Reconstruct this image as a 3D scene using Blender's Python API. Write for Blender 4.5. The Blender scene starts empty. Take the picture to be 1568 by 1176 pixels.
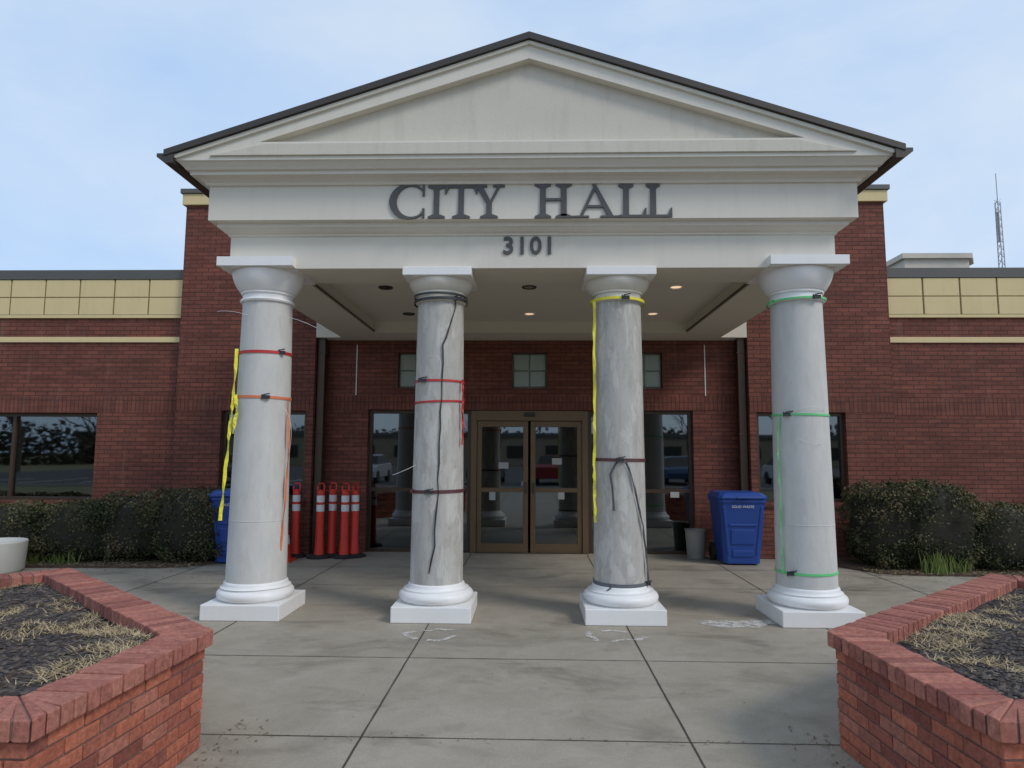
import bpy, math, random
import numpy as np
from mathutils import Vector, Matrix, noise as mnoise
random.seed(7); rng=np.random.default_rng(7)
S=bpy.context.scene; COL=S.collection
S.view_settings.view_transform='Standard'; S.view_settings.look='None'; S.view_settings.exposure=0

# ---------------------------------------------------------------- materials
def newmat(name):
    m=bpy.data.materials.new(name);m.use_nodes=True;nt=m.node_tree
    return m,nt,nt.nodes['Principled BSDF']
def N(nt,t,**k):
    n=nt.nodes.new(t)
    for a,b in k.items():
        if a=='inp':
            for i,v in b.items(): n.inputs[i].default_value=v
        else: setattr(n,a,b)
    return n
def mix(nt,fac,a,b,mode='MIX'):
    n=nt.nodes.new('ShaderNodeMix');n.data_type='RGBA';n.blend_type=mode
    for i,v in ((0,fac),(6,a),(7,b)):
        if hasattr(v,'is_linked') or hasattr(v,'links'): nt.links.new(v,n.inputs[i])
        else: n.inputs[i].default_value=v
    return n.outputs[2]
def ramp(nt,src,p0,p1,c0=(0,0,0,1),c1=(1,1,1,1)):
    n=nt.nodes.new('ShaderNodeValToRGB');n.color_ramp.elements[0].position=p0;n.color_ramp.elements[1].position=p1
    n.color_ramp.elements[0].color=c0;n.color_ramp.elements[1].color=c1
    nt.links.new(src,n.inputs[0]);return n.outputs[0]
def noise(nt,vec,scale,detail=4,rough=.6,dist=0):
    n=N(nt,'ShaderNodeTexNoise',inp={'Scale':scale,'Detail':detail,'Roughness':rough,'Distortion':dist})
    nt.links.new(vec,n.inputs['Vector']);return n.outputs['Fac']
def mapping(nt,vec,sc=(1,1,1),rot=(0,0,0),loc=(0,0,0)):
    n=nt.nodes.new('ShaderNodeMapping');n.inputs['Scale'].default_value=sc;n.inputs['Rotation'].default_value=rot;n.inputs['Location'].default_value=loc
    nt.links.new(vec,n.inputs[0]);return n.outputs[0]
def bump(nt,h,strength=.3,dist=.01,bs=None):
    n=N(nt,'ShaderNodeBump',inp={'Strength':strength,'Distance':dist});nt.links.new(h,n.inputs['Height'])
    if bs: nt.links.new(n.outputs[0],bs.inputs['Normal'])
    return n
def geo(nt): return nt.nodes.new('ShaderNodeNewGeometry').outputs['Position']
def mul(c,k): return (c[0]*k,c[1]*k,c[2]*k,1)
def g3(v): return (v,v,v,1)
def pm(name,c,rough=.6,var=.12,scale=4,bmp=0.0,metal=0,spec=.5,fine=40,streak=0):
    m,nt,b=newmat(name);v=geo(nt)
    n1=noise(nt,v,scale,3);n2=noise(nt,v,fine,2)
    col=mix(nt,n1,mul(c,1-var*1.6),mul(c,1+var*1.2))
    col=mix(nt,.35,col,mix(nt,n2,mul(c,1-var),mul(c,1+var)))
    if streak:
        s=ramp(nt,noise(nt,mapping(nt,v,(6,6,.7)),1.3,5,.7),.5,.75)
        col=mix(nt,mix(nt,s,g3(0),g3(streak)),col,mul(c,.5))
    nt.links.new(col,b.inputs['Base Color']);b.inputs['Roughness'].default_value=rough
    b.inputs['Metallic'].default_value=metal;b.inputs['Specular IOR Level'].default_value=spec
    if bmp: bump(nt,n2,bmp,.004,b)
    return m
def brickmat(name,c1,c2,mortar,bw=.203,rh=.0677,off=.5,ms=.007,weather=.45):
    m,nt,b=newmat(name)
    uv=nt.nodes.new('ShaderNodeUVMap').outputs[0];v=geo(nt)
    br=N(nt,'ShaderNodeTexBrick',offset=off,inp={'Scale':1,'Mortar Size':ms,'Mortar Smooth':.1,'Bias':-.1,'Brick Width':bw,'Row Height':rh,'Color1':c1,'Color2':c2,'Mortar':mortar})
    nt.links.new(uv,br.inputs['Vector'])
    big=ramp(nt,noise(nt,mapping(nt,v,(.8,.8,1.2)),1.3,6,.7),.38,.68)
    col=mix(nt,big,br.outputs[0],mix(nt,weather,br.outputs[0],(.05,.024,.02,1)))
    fn=noise(nt,v,50,2)
    col=mix(nt,.18,col,mix(nt,fn,(.03,.012,.01,1),(.42,.20,.15,1)))
    row=ramp(nt,noise(nt,mapping(nt,v,(1.3,1.3,14.77)),1.0,2,.5),.42,.66)
    col=mix(nt,mix(nt,row,g3(0),g3(.38)),col,(.055,.022,.018,1))
    st=ramp(nt,noise(nt,mapping(nt,v,(4,4,.5)),1.5,4),.58,.82)
    col=mix(nt,mix(nt,st,g3(0),g3(.2)),col,(.38,.28,.24,1))
    nt.links.new(col,b.inputs['Base Color']);b.inputs['Roughness'].default_value=.8;b.inputs['Specular IOR Level'].default_value=.25
    inv=N(nt,'ShaderNodeMath',operation='MULTIPLY_ADD');nt.links.new(br.outputs['Fac'],inv.inputs[0]);inv.inputs[1].default_value=-1;nt.links.new(fn,inv.inputs[2])
    bump(nt,inv.outputs[0],.7,.007,b)
    return m
BR1=(.265,.080,.052,1);BR2=(.165,.050,.036,1);MO=(.062,.030,.024,1)
M_brick=brickmat('brick_wall',BR1,BR2,MO)
M_sold=brickmat('brick_soldier',mul(BR1,.95),mul(BR2,.95),MO,bw=.0677,rh=.27,off=0)
M_cream=pm('cream_band',(.70,.56,.30,1),.8,.08,2,.3,streak=.15)
M_creamgap=pm('cream_joint',(.25,.19,.1,1),.9)
M_trim=pm('portico_stucco',(.69,.65,.565,1),.75,.05,1.2,.35,fine=120,streak=.12)
M_trimd=pm('tympanum_stucco',(.61,.57,.485,1),.85,.08,1.5,.6,fine=150,streak=.26)
M_white=pm('white_paint',(.82,.81,.79,1),.45,.04,3,.15,streak=.08)
M_soff=pm('soffit_paint',(.66,.61,.51,1),.8,.04,1)
M_dark=pm('dark_metal',(.06,.05,.042,1),.45,.2,3,0,.3)
M_cap=pm('coping_metal',(.10,.095,.085,1),.5,.15,1.5)
M_bronze=pm('bronze_frame',(.075,.048,.03,1),.4,.15,3,0,.4)
M_door=pm('door_bronze',(.17,.11,.06,1),.38,.15,3,0,.5)
M_letter=pm('letter_metal',(.085,.082,.08,1),.5,.2,6)
M_inter=pm('interior_wall',(.34,.31,.26,1),.8)
M_paper=pm('paper',(.8,.8,.78,1),.7,.03)
M_can=pm('recess_dark',(.03,.025,.02,1),.5)

def colmat(name,base,light,dark,amt,patch,line):
    m,nt,b=newmat(name);v=geo(nt)
    n1=noise(nt,mapping(nt,v,(2.2,2.2,1.3)),2.0,5,.65,.3)
    n2=noise(nt,mapping(nt,v,(7,7,1.2),loc=(3,1,5)),1.5,5,.7,.3)
    n3=noise(nt,mapping(nt,v,(30,30,9)),1.5,3,.6)
    c=mix(nt,ramp(nt,n1,.35,.7),base,light)
    c=mix(nt,ramp(nt,n2,.48,.72,g3(0),g3(amt)),c,dark)
    n4=noise(nt,mapping(nt,v,(4.5,4.5,1.4),loc=(9,2,1)),1.6,5,.62,.5)
    c=mix(nt,ramp(nt,n4,.535,.565,g3(0),g3(patch)),c,(.64,.62,.57,1))
    n5=noise(nt,mapping(nt,v,(4,4,1.2),loc=(1,7,3)),2.0,5,.65,.4)
    c=mix(nt,ramp(nt,n5,.59,.63,g3(0),g3(patch*.9)),c,(.33,.28,.21,1))
    n6=noise(nt,mapping(nt,v,(3,3,.9),rot=(.3,.2,0),loc=(4,4,8)),2.6,5,.6,.6)
    l=N(nt,'ShaderNodeMath',operation='SUBTRACT',inp={1:.5});nt.links.new(n6,l.inputs[0]);a_=N(nt,'ShaderNodeMath',operation='ABSOLUTE');nt.links.new(l.outputs[0],a_.inputs[0])
    c=mix(nt,ramp(nt,a_.outputs[0],.0,.008,g3(line),g3(0)),c,mul(dark,.6))
    c=mix(nt,.22,c,mix(nt,n3,mul(base,.75),mul(light,1.1)))
    nt.links.new(c,b.inputs['Base Color']);b.inputs['Roughness'].default_value=.75;b.inputs['Specular IOR Level'].default_value=.3
    bump(nt,n3,.25,.004,b);return m
M_colo=colmat('painted_column',(.55,.545,.52,1),(.62,.605,.57,1),(.44,.42,.37,1),.4,.16,.12)
M_colm=colmat('weathered_column',(.43,.415,.385,1),(.50,.485,.445,1),(.28,.26,.225,1),.75,.5,.45)

M_conc,nt,b=newmat('concrete_plaza');v=geo(nt)
n1=noise(nt,v,.5,6,.65,.4);n2=noise(nt,v,3.1,5,.7,.5);n3=noise(nt,v,70,2,.6);n4=noise(nt,mapping(nt,v,(1,1.8,1),loc=(4,3,0)),.9,6,.72,.6)
c=mix(nt,ramp(nt,n1,.32,.7),(.265,.222,.165,1),(.41,.36,.285,1))
c=mix(nt,.4,c,mix(nt,ramp(nt,n2,.3,.72),(.21,.18,.13,1),(.46,.41,.335,1)))
c=mix(nt,.3,c,mix(nt,n3,(.14,.12,.09,1),(.56,.51,.43,1)))
c=mix(nt,mix(nt,ramp(nt,n4,.50,.66),g3(0),g3(.5)),c,(.14,.12,.09,1))
c=mix(nt,mix(nt,ramp(nt,noise(nt,v,1.7,7,.8,.8),.62,.72),g3(0),g3(.35)),c,(.56,.53,.47,1))
nt.links.new(c,b.inputs['Base Color']);nt.links.new(ramp(nt,n4,.4,.65,g3(.85),g3(.45)),b.inputs['Roughness']);bump(nt,n3,.25,.004,b)
b.inputs['Specular IOR Level'].default_value=.35
M_joint=pm('concrete_joint',(.06,.05,.04,1),.9,.5,8)
M_asph=pm('asphalt',(.06,.06,.06,1),.85,.2,2,.4,fine=90)
M_grassg=pm('dormant_grass',(.17,.15,.07,1),.95,.35,1.5,.5)
M_mulch=pm('mulch',(.10,.065,.045,1),.95,.6,9,.9,fine=60)
M_soil=pm('gravel_soil',(.055,.045,.042,1),.9,.5,6,.9,fine=90)
M_stain,nt,b=newmat('white_stain');v=geo(nt);b.inputs['Base Color'].default_value=(.66,.64,.6,1);b.inputs['Roughness'].default_value=.8
nt.links.new(ramp(nt,noise(nt,v,14,5,.75),.36,.56,g3(0),g3(.85)),b.inputs['Alpha'])

def attrmat(name,cols,rough=.85,bmp=.4):
    m,nt,b=newmat(name);a=N(nt,'ShaderNodeAttribute',attribute_name='rnd')
    r=nt.nodes.new('ShaderNodeValToRGB');e=r.color_ramp.elements
    e[0].position=0;e[0].color=cols[0];e[1].position=1;e[1].color=cols[-1]
    for i,c in enumerate(cols[1:-1]):
        k=e.new((i+1)/(len(cols)-1));k.color=c
    nt.links.new(a.outputs['Fac'],r.inputs[0]);c=r.outputs[0]
    if bmp:
        v=geo(nt);n=noise(nt,v,38,4,.75);n2=noise(nt,v,5,4,.7)
        c=mix(nt,.55,c,mix(nt,ramp(nt,n,.3,.7),mix(nt,1.0,c,(.35,.33,.33,1),'MULTIPLY'),mix(nt,1.0,c,(1.6,1.7,1.7,1),'MULTIPLY')))
        c=mix(nt,ramp(nt,n2,.45,.75,g3(0),g3(.5)),c,mix(nt,1.0,c,(.45,.45,.45,1),'MULTIPLY'))
        bump(nt,n,bmp,.006,b)
    nt.links.new(c,b.inputs['Base Color']);b.inputs['Roughness'].default_value=rough
    b.inputs['Specular IOR Level'].default_value=.3
    return m
M_pbrick=attrmat('planter_brick',[(.32,.095,.06,1),(.46,.145,.085,1),(.36,.115,.075,1),(.20,.06,.045,1),(.42,.16,.11,1)],.85,.6)
M_cbrick=attrmat('planter_cap_brick',[(.30,.105,.08,1),(.41,.165,.12,1),(.35,.125,.095,1),(.23,.085,.07,1)],.85,.6)
M_mort=pm('mortar',(.22,.17,.14,1),.95,.4,12,.6)
M_leaf=attrmat('hedge_leaf',[(.03,.036,.014,1),(.055,.065,.024,1),(.085,.095,.036,1),(.12,.10,.05,1),(.16,.12,.06,1)],.6,0)
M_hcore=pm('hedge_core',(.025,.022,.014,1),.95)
M_straw=attrmat('dry_grass',[(.42,.31,.17,1),(.58,.46,.28,1),(.30,.21,.11,1)],.9,0)
M_iris=attrmat('iris_leaf',[(.08,.12,.03,1),(.15,.19,.05,1)],.6,0)
M_peb=attrmat('mulch_chips',[(.03,.028,.028,1),(.07,.06,.055,1),(.14,.115,.095,1),(.06,.04,.03,1),(.04,.04,.042,1)],.85,0)
M_litter=attrmat('leaf_litter',[(.10,.06,.03,1),(.25,.17,.09,1),(.4,.34,.22,1)],.9,0)
M_bark=pm('bark',(.09,.07,.055,1),.9,.3,4)

M_glass=bpy.data.materials.new('window_glass');M_glass.use_nodes=True;nt=M_glass.node_tree;nt.nodes.clear()
o=N(nt,'ShaderNodeOutputMaterial');g=N(nt,'ShaderNodeBsdfGlossy',inp={'Roughness':.02,'Color':(.62,.68,.70,1)});t=N(nt,'ShaderNodeBsdfTransparent',inp={'Color':(.30,.32,.31,1)})
fr=N(nt,'ShaderNodeFresnel',inp={'IOR':1.55});ad=N(nt,'ShaderNodeMath',operation='ADD',inp={1:.20});ad.use_clamp=True;nt.links.new(fr.outputs[0],ad.inputs[0])
ms=N(nt,'ShaderNodeMixShader');nt.links.new(ad.outputs[0],ms.inputs[0]);nt.links.new(t.outputs[0],ms.inputs[1]);nt.links.new(g.outputs[0],ms.inputs[2]);nt.links.new(ms.outputs[0],o.inputs[0])
bn=bump(nt,noise(nt,geo(nt),.9,1),.03,.04);nt.links.new(bn.outputs[0],g.inputs['Normal'])
M_gblock,nt,b=newmat('glass_block');b.inputs['Base Color'].default_value=(.30,.36,.31,1);b.inputs['Roughness'].default_value=.12;bump(nt,noise(nt,geo(nt),30,2),.5,.01,b)
def emis(name,c,s):
    m,nt,b=newmat(name);b.inputs['Emission Color'].default_value=c;b.inputs['Emission Strength'].default_value=s;b.inputs['Base Color'].default_value=c;return m
M_lamp=emis('lamp_lens',(1,.70,.42,1),.8);M_lampoff=pm('lamp_lens_off',(.25,.22,.18,1),.3)

# ---------------------------------------------------------------- mesh builder
class MB:
    def __init__(s): s.v=[];s.f=[];s.m=[];s.r=[]
    def quad(s,pts,mi=0,r=0):
        k=len(s.v);s.v+= [tuple(p) for p in pts];s.f.append(tuple(range(k,k+len(pts))));s.m.append(mi);s.r.append(r)
    def box(s,x0,x1,y0,y1,z0,z1,mi=0,r=0):
        s.hexa([(x0,y0,z0),(x1,y0,z0),(x1,y1,z0),(x0,y1,z0)],[(x0,y0,z1),(x1,y0,z1),(x1,y1,z1),(x0,y1,z1)],mi,r)
    def hexa(s,bot,top,mi=0,r=0):
        n=len(bot);k=len(s.v);s.v+=[tuple(p) for p in bot]+[tuple(p) for p in top]
        F=[tuple(range(k+n-1,k-1,-1)),tuple(range(k+n,k+2*n))]+[(k+i,k+(i+1)%n,k+n+(i+1)%n,k+n+i) for i in range(n)]
        s.f+=F;s.m+=[mi]*len(F);s.r+=[r]*len(F)
    def prism(s,poly,z0,z1,mi=0,r=0): s.hexa([(x,y,z0) for x,y in poly],[(x,y,z1) for x,y in poly],mi,r)
    def xz(s,poly,y0,y1,mi=0,r=0):
        s.hexa([(x,y1,z) for x,z in poly][::-1],[(x,y0,z) for x,z in poly][::-1],mi,r)
    def lathe(s,prof,cx,cy,seg=48,mi=0,r=0,capt=False,capb=False,tilt=(0,0)):
        k=len(s.v)
        for (R,z) in prof:
            for i in range(seg):
                a=2*math.pi*i/seg;x=R*math.cos(a);y=R*math.sin(a);s.v.append((cx+x,cy+y,z+tilt[0]*x+tilt[1]*y))
        for j in range(len(prof)-1):
            for i in range(seg):
                a=k+j*seg+i;b=k+j*seg+(i+1)%seg;s.f.append((a,b,b+seg,a+seg));s.m.append(mi);s.r.append(r)
        if capt: s.f.append(tuple(range(k+(len(prof)-1)*seg,k+len(prof)*seg)));s.m.append(mi);s.r.append(r)
        if capb: s.f.append(tuple(range(k+seg-1,k-1,-1)));s.m.append(mi);s.r.append(r)
    def tube(s,path,rad,seg=6,mi=0,r=0):
        path=[Vector(p) for p in path];k=len(s.v);n=len(path)
        rad=rad if hasattr(rad,'__len__') else [rad]*n
        for i,p in enumerate(path):
            d=(path[min(i+1,n-1)]-path[max(i-1,0)]).normalized()
            u=d.cross(Vector((0,0,1)) if abs(d.z)<.9 else Vector((1,0,0))).normalized();w=d.cross(u)
            for j in range(seg):
                a=2*math.pi*j/seg;s.v.append(tuple(p+(u*math.cos(a)+w*math.sin(a))*rad[i]))
        for i in range(n-1):
            for j in range(seg):
                a=k+i*seg+j;b=k+i*seg+(j+1)%seg;s.f.append((a,b,b+seg,a+seg));s.m.append(mi);s.r.append(r)
        s.f.append(tuple(range(k,k+seg))[::-1]);s.f.append(tuple(range(k+(n-1)*seg,k+n*seg)));s.m+=[mi]*2;s.r+=[r]*2
    def ribbon(s,path,w,side=None,mi=0,th=.003):
        n=len(path);P=[Vector(p) for p in path]
        for i in range(n-1):
            def sd(j):
                d=(P[min(j+1,n-1)]-P[max(j-1,0)]).normalized()
                tw=side[j] if side else 0
                a=d.cross(Vector((math.sin(tw),-math.cos(tw),0))).normalized();return a*w/2
            a,b=sd(i),sd(i+1);o=Vector((0,th,0))
            s.hexa([P[i]-a,P[i]+a,P[i]+a+o,P[i]-a+o],[P[i+1]-b,P[i+1]+b,P[i+1]+b+o,P[i+1]-b+o],mi)
    def build(s,name,mats,parent=None,smooth=False,bevel=0,angle=35,rnd=False):
        me=bpy.data.meshes.new(name);me.from_pydata(s.v,[],s.f);me.update()
        for m in mats: me.materials.append(m)
        me.polygons.foreach_set('material_index',s.m)
        uvl=me.uv_layers.new(name='UVMap');uv=np.zeros((len(me.loops),2))
        for p in me.polygons:
            n=p.normal
            for li in p.loop_indices:
                c=me.vertices[me.loops[li].vertex_index].co
                if abs(n.z)>.7: uv[li]=(c.x,c.y)
                else:
                    l=math.hypot(n.x,n.y);uv[li]=((c.x*-n.y+c.y*n.x)/l,c.z)
        uvl.data.foreach_set('uv',uv.ravel())
        if rnd:
            a=me.attributes.new('rnd','FLOAT','FACE');a.data.foreach_set('value',s.r)
        if smooth:
            me.polygons.foreach_set('use_smooth',[True]*len(me.polygons));me.set_sharp_from_angle(angle=math.radians(angle))
        ob=bpy.data.objects.new(name,me);COL.objects.link(ob)
        if parent: ob.parent=parent
        if bevel:
            b=ob.modifiers.new('b','BEVEL');b.width=bevel;b.segments=2;b.limit_method='ANGLE'
        return ob
def empty(name,loc=(0,0,0)):
    e=bpy.data.objects.new(name,None);COL.objects.link(e);e.location=loc;e.empty_display_size=.2;return e
def fastmesh(name,verts,faces,mat,rnd=None,parent=None,loc=(0,0,0)):
    me=bpy.data.meshes.new(name);me.from_pydata(verts,[],faces);me.update()
    me.materials.append(mat)
    if rnd is not None:
        a=me.attributes.new('rnd','FLOAT','FACE');a.data.foreach_set('value',np.asarray(rnd,dtype=np.float32))
    ob=bpy.data.objects.new(name,me);COL.objects.link(ob);ob.location=loc
    if parent: ob.parent=parent
    return ob

# ---------------------------------------------------------------- ground
g=MB();g.quad([(-400,-400,-.03),(400,-400,-.03),(400,400,-.03),(-400,400,-.03)]);g.build('ground',[M_grassg])
g=MB();g.box(-40,40,-60,-9,-.04,-.02);g.build('parking_lot_road',[M_asph])
pl=MB();pl.box(-7.6,7.9,-8.85,11.1,-.2,0);pl.build('concrete_pavement',[M_conc])
k=MB();k.box(-40,40,-9.0,-8.86,-.1,.1);k.build('kerb',[pm('kerb_concrete',(.4,.38,.34,1),.8)])
k=MB()
for q in range(-12,13): k.box(q*3.25-.4-.05,q*3.25-.4+.05,-18,-12.5,-.019,-.015)
k.build('parking_bay_markings',[M_paper])
j=MB()
def joint(p,q,w,z):
    n=max(2,int((Vector(q)-Vector(p)).length/.12));P=Vector(p);Q=Vector(q);d=(Q-P).normalized();nn=Vector((-d.y,d.x))
    L=[];R=[]
    for i in range(n+1):
        c=P+(Q-P)*i/n;a=w*(.8+random.uniform(0,.5));b_=w*(.8+random.uniform(0,.5));L.append(c+nn*a);R.append(c-nn*b_)
    for i in range(n): j.quad([(*R[i],z),(*R[i+1],z),(*L[i+1],z),(*L[i],z)])
for x in (-.93,.92,-2.76,2.76,-4.6,4.6,-6.4,6.4): joint((x,-8.8),(x,10.9),.0055,.003)
for y in (-5.2,-3.7,-2.2,-.7,.85,2.4,3.96,5.44,8.3,9.6): joint((-7.6,y),(7.9,y),.0034,.0035)
j.build('pavement_joints',[M_joint])
def bed(sx,name):
    m=MB();front=[(4.55,9.75),(4.75,9.45),(5.2,9.33),(6.0,9.3),(7.0,9.25),(8.2,8.9),(9.5,8.2),(16,7.2)]
    pts=[(sx*x,y) for x,y in front]+[(sx*16,10.9),(sx*4.3,10.9),(sx*4.35,10.1)]
    if sx<0: pts=pts[::-1]
    m.prism(pts,-.05,.03);return m.build(name,[M_mulch])
bed(-1,'mulch_bed');bed(1,'mulch_bed')
def blob(cx,cy,rx,ry,z,seed):
    n=40;return [(cx+rx*(1+.45*mnoise.noise(Vector((math.cos(a)*1.6,math.sin(a)*1.6,seed))))*math.cos(a),cy+ry*(1+.6*mnoise.noise(Vector((math.cos(a)*2,math.sin(a)*2,seed+5))))*math.sin(a),z) for a in [2*math.pi*i/n for i in range(n)]]
m=MB();m.quad(blob(1.95,6.62,.33,.13,.0045,3));m.quad(blob(2.2,6.7,.2,.09,.0052,9))
for cx,cy,seed in ((-.83,6.12,1),(.75,6.15,4)):
    a=blob(cx,cy,.26,.2,.0045,seed);b=blob(cx,cy,.20,.15,.0045,seed)
    for i in range(6,40):
        if i%13>2: m.quad([a[i],a[(i+1)%40],b[(i+1)%40],b[i]])
m.build('paint_stain',[M_stain])

# ---------------------------------------------------------------- building
B=empty('city_hall_building')
def wall(m,x0,x1,z0,z1,y,holes,depth=.14,mi=0):
    xs=sorted({x0,x1}|{h[i] for h in holes for i in (0,1) if x0<h[i]<x1});zs=sorted({z0,z1}|{h[i] for h in holes for i in (2,3) if z0<h[i]<z1})
    for a,b in zip(xs,xs[1:]):
        for c,d in zip(zs,zs[1:]):
            X,Z=(a+b)/2,(c+d)/2
            if any(h[0]<X<h[1] and h[2]<Z<h[3] for h in holes): continue
            m.quad([(a,y,c),(b,y,c),(b,y,d),(a,y,d)],mi);m.quad([(b,y+.3,c),(a,y+.3,c),(a,y+.3,d),(b,y+.3,d)],mi)
    for h in holes:
        a,b,c,d=h;D=y+.3
        m.quad([(a,y,c),(a,y,d),(a,D,d),(a,D,c)],mi);m.quad([(b,y,d),(b,y,c),(b,D,c),(b,D,d)],mi)
        m.quad([(a,y,d),(b,y,d),(b,D,d),(a,D,d)],mi);m.quad([(a,y,c),(a,D,c),(b,D,c),(b,y,c)],mi)
YW=10.98;YT=10.67;YG=10.80;TX=5.70
w=MB()
blocks=[(-.29+c,.29+c,2.66,3.25) for c in (-1.88,0,1.88)]
wall(w,-3.46,3.46,0,3.75,YW,[(-2.65,2.65,-.01,2.30)]+blocks)
tw=(3.57,4.95,.86,2.26)
for sx in (-1,1):
    h=(min(sx*tw[0],sx*tw[1]),max(sx*tw[0],sx*tw[1]),tw[2],tw[3])
    a,b=sorted((sx*3.46,sx*TX));wall(w,a,b,0,5.66,YT,[h])
    w.quad([(sx*3.46,YT,0),(sx*3.46,YW,0),(sx*3.46,YW,3.75),(sx*3.46,YT,3.75)][::sx]);
    w.quad([(sx*TX,YT,0),(sx*TX,17,0),(sx*TX,17,5.66),(sx*TX,YT,5.66)][::sx])
w.quad([(-3.46,YT,3.72),(3.46,YT,3.72),(3.46,YT,5.66),(-3.46,YT,5.66)])
w.quad([(-3.46,YW,3.72),(3.46,YW,3.72),(3.46,YT,3.72),(-3.46,YT,3.72)])
LW=(-9.4,-7.06,.80,2.22)
wall(w,-30,-TX,0,4.4,YG,[LW,(-14.2,-11.4,.80,2.22)]);wall(w,TX,30,0,4.4,YG,[(12.4,14.8,.80,2.22)])
for sx in (-1,1): w.quad([(sx*30,YG,0),(sx*30,24,0),(sx*30,24,4.4),(sx*30,YG,4.4)][::sx])
w.quad([(-TX,17,0),(-TX,17,5.66),(TX,17,5.66),(TX,17,0)]);w.quad([(-30,24,0),(-30,24,4.4),(30,24,4.4),(30,24,0)])
w.build('brick_walls',[M_brick],B)
s=MB()
def sold(x0,x1,y,z0,z1): s.box(x0,x1,y-.006,y+.02,z0,z1)
for sx in (-1,1):
    a,b=sorted((sx*3.465,sx*(TX-.005)));sold(a,b,YT,2.262,2.50)
    a,b=sorted((sx*(TX+.01),sx*29.9));sold(a,b,YG,2.225,2.49)
    a,b=sorted((sx*3.54,sx*4.98));s.box(a,b,YT-.03,YT+.1,.79,.857)
sold(-3.45,3.45,YW,2.305,2.53)
s.box(LW[0]-.03,LW[1]+.03,YG-.03,YG+.1,.73,.797)
s.build('soldier_course',[M_sold],B)
r=MB()
r.box(-30,-TX-.01,YG+.02,24,4.36,4.40);r.box(TX+.01,30,YG+.02,24,4.36,4.40);r.box(-TX+.03,TX-.03,YT+.02,17,5.6,5.65)
r.build('flat_roof',[M_cap],B)
c=MB()
for a,b in ((-30,-TX-.01),(TX+.01,30)):
    c.box(a,b,YG-.05,YG+.35,4.44,4.60,0)
    c.box(a,b,YG-.02,YG-.003,3.83,4.43,2)
    c.box(a,b,YG-.028,YG+.02,3.385,3.475,1)
    c.box(a,b,YG-.034,YG-.0,3.79,3.84,1)
    x=a+.02 if a>0 else b-.02
    while abs(x)<29:
        lo,hi=(x,x+.565) if a>0 else (x-.565,x)
        for z0,z1 in ((3.845,4.13),(4.145,4.435)): c.box(lo+.004,hi-.004,YG-.036,YG-.01,z0,z1,1)
        x+= .585 if a>0 else -.585
c.box(-TX-.05,TX+.05,YT-.05,17.1,5.665,5.85,1);c.box(-TX-.08,TX+.08,YT-.08,17.1,5.853,5.93,0)
c.build('parapet_bands',[M_cap,M_cream,M_creamgap],B,bevel=.004)
i=MB();i.box(-16,16,11.3,17,-.1,.015);i.box(-16,16,16.2,16.3,0,3.2);i.box(-16,16,11.29,16.3,2.6,2.7);i.box(-3.2,-3.1,11.3,15,0,2.6);i.box(3.1,3.2,11.3,15,0,2.6)
i.box(-1.2,1.2,14.4,14.9,0,1.05,1);i.box(-5.9,-5.8,11.3,16,0,2.6);i.box(5.8,5.9,11.3,16,0,2.6)
i.box(-2.2,-1.5,13.6,13.9,0,1.9,1);i.box(1.6,2.3,13.2,13.6,0,.9,1)
i.build('interior_rooms',[M_inter,M_bronze],B)
def window(name,x0,x1,z0,z1,y,vert=(),horz=(),fw=.055,mat=M_bronze,yd=.09):
    m=MB();Y0=y+yd;Y1=Y0+.09
    m.box(x0,x0+fw,Y0,Y1,z0,z1);m.box(x1-fw,x1,Y0,Y1,z0,z1);m.box(x0+fw,x1-fw,Y0,Y1,z1-fw,z1);m.box(x0+fw,x1-fw,Y0,Y1,z0,z0+fw)
    for v in vert: m.box(v-fw/2,v+fw/2,Y0+.002,Y1,z0+fw,z1-fw)
    vs=[x0+fw]+[q for v in vert for q in (v-fw/2,v+fw/2)]+[x1-fw]
    for h in horz:
        for a,b in zip(vs[::2],vs[1::2]): m.box(a,b,Y0+.003,Y1,h-fw/2,h+fw/2)
    m.box(x0+fw,x1-fw,Y0+.045,Y0+.053,z0+fw,z1-fw,1)
    return m.build(name,[mat,M_glass],B)
for sx in (-1,1):
    a,b=sorted((sx*tw[0],sx*tw[1]));window('tower_window',a,b,tw[2],tw[3],YT,vert=())
window('wing_window',*LW,YG,vert=(-8.5,));window('wing_window',-14.2,-11.4,.8,2.22,YG,vert=(-12.8,));window('wing_window',12.4,14.8,.8,2.22,YG,vert=(13.6,))
window('storefront_window',-2.65,-.96,.0,2.30,YW,vert=(-1.72,),horz=(1.0,));window('storefront_window',.96,2.65,.0,2.30,YW,vert=(1.72,),horz=(1.0,))
d=MB();Y0=YW+.05
d.box(-.955,-.86,Y0,Y0+.16,0,2.295);d.box(.86,.955,Y0,Y0+.16,0,2.295);d.box(-.86,.86,Y0-.02,Y0+.16,2.13,2.295)
for sx in (-1,1):
    for a,b in ((.02,.10),(.78,.855)):
        q=sorted((sx*a,sx*b));d.box(q[0],q[1],Y0+.03,Y0+.08,.01,2.125)
    q=sorted((sx*.10,sx*.78));d.box(q[0],q[1],Y0+.032,Y0+.08,.01,.15);d.box(q[0],q[1],Y0+.032,Y0+.08,2.03,2.125);d.box(q[0],q[1],Y0+.034,Y0+.078,.97,1.04)
    d.box(q[0],q[1],Y0+.05,Y0+.056,.15,2.03,1)
    q=sorted((sx*.045,sx*.075));d.box(q[0],q[1],Y0-.01,Y0+.03,.95,1.13,2)
d.box(-.09,.09,Y0-.07,Y0-.02,2.2,2.26,3)
d.box(-.955,.955,Y0-.03,Y0+.2,.0,.012,2)
d.build('entrance_doors',[M_door,M_glass,M_dark,M_can],B,bevel=.003)
pp=MB()
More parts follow.
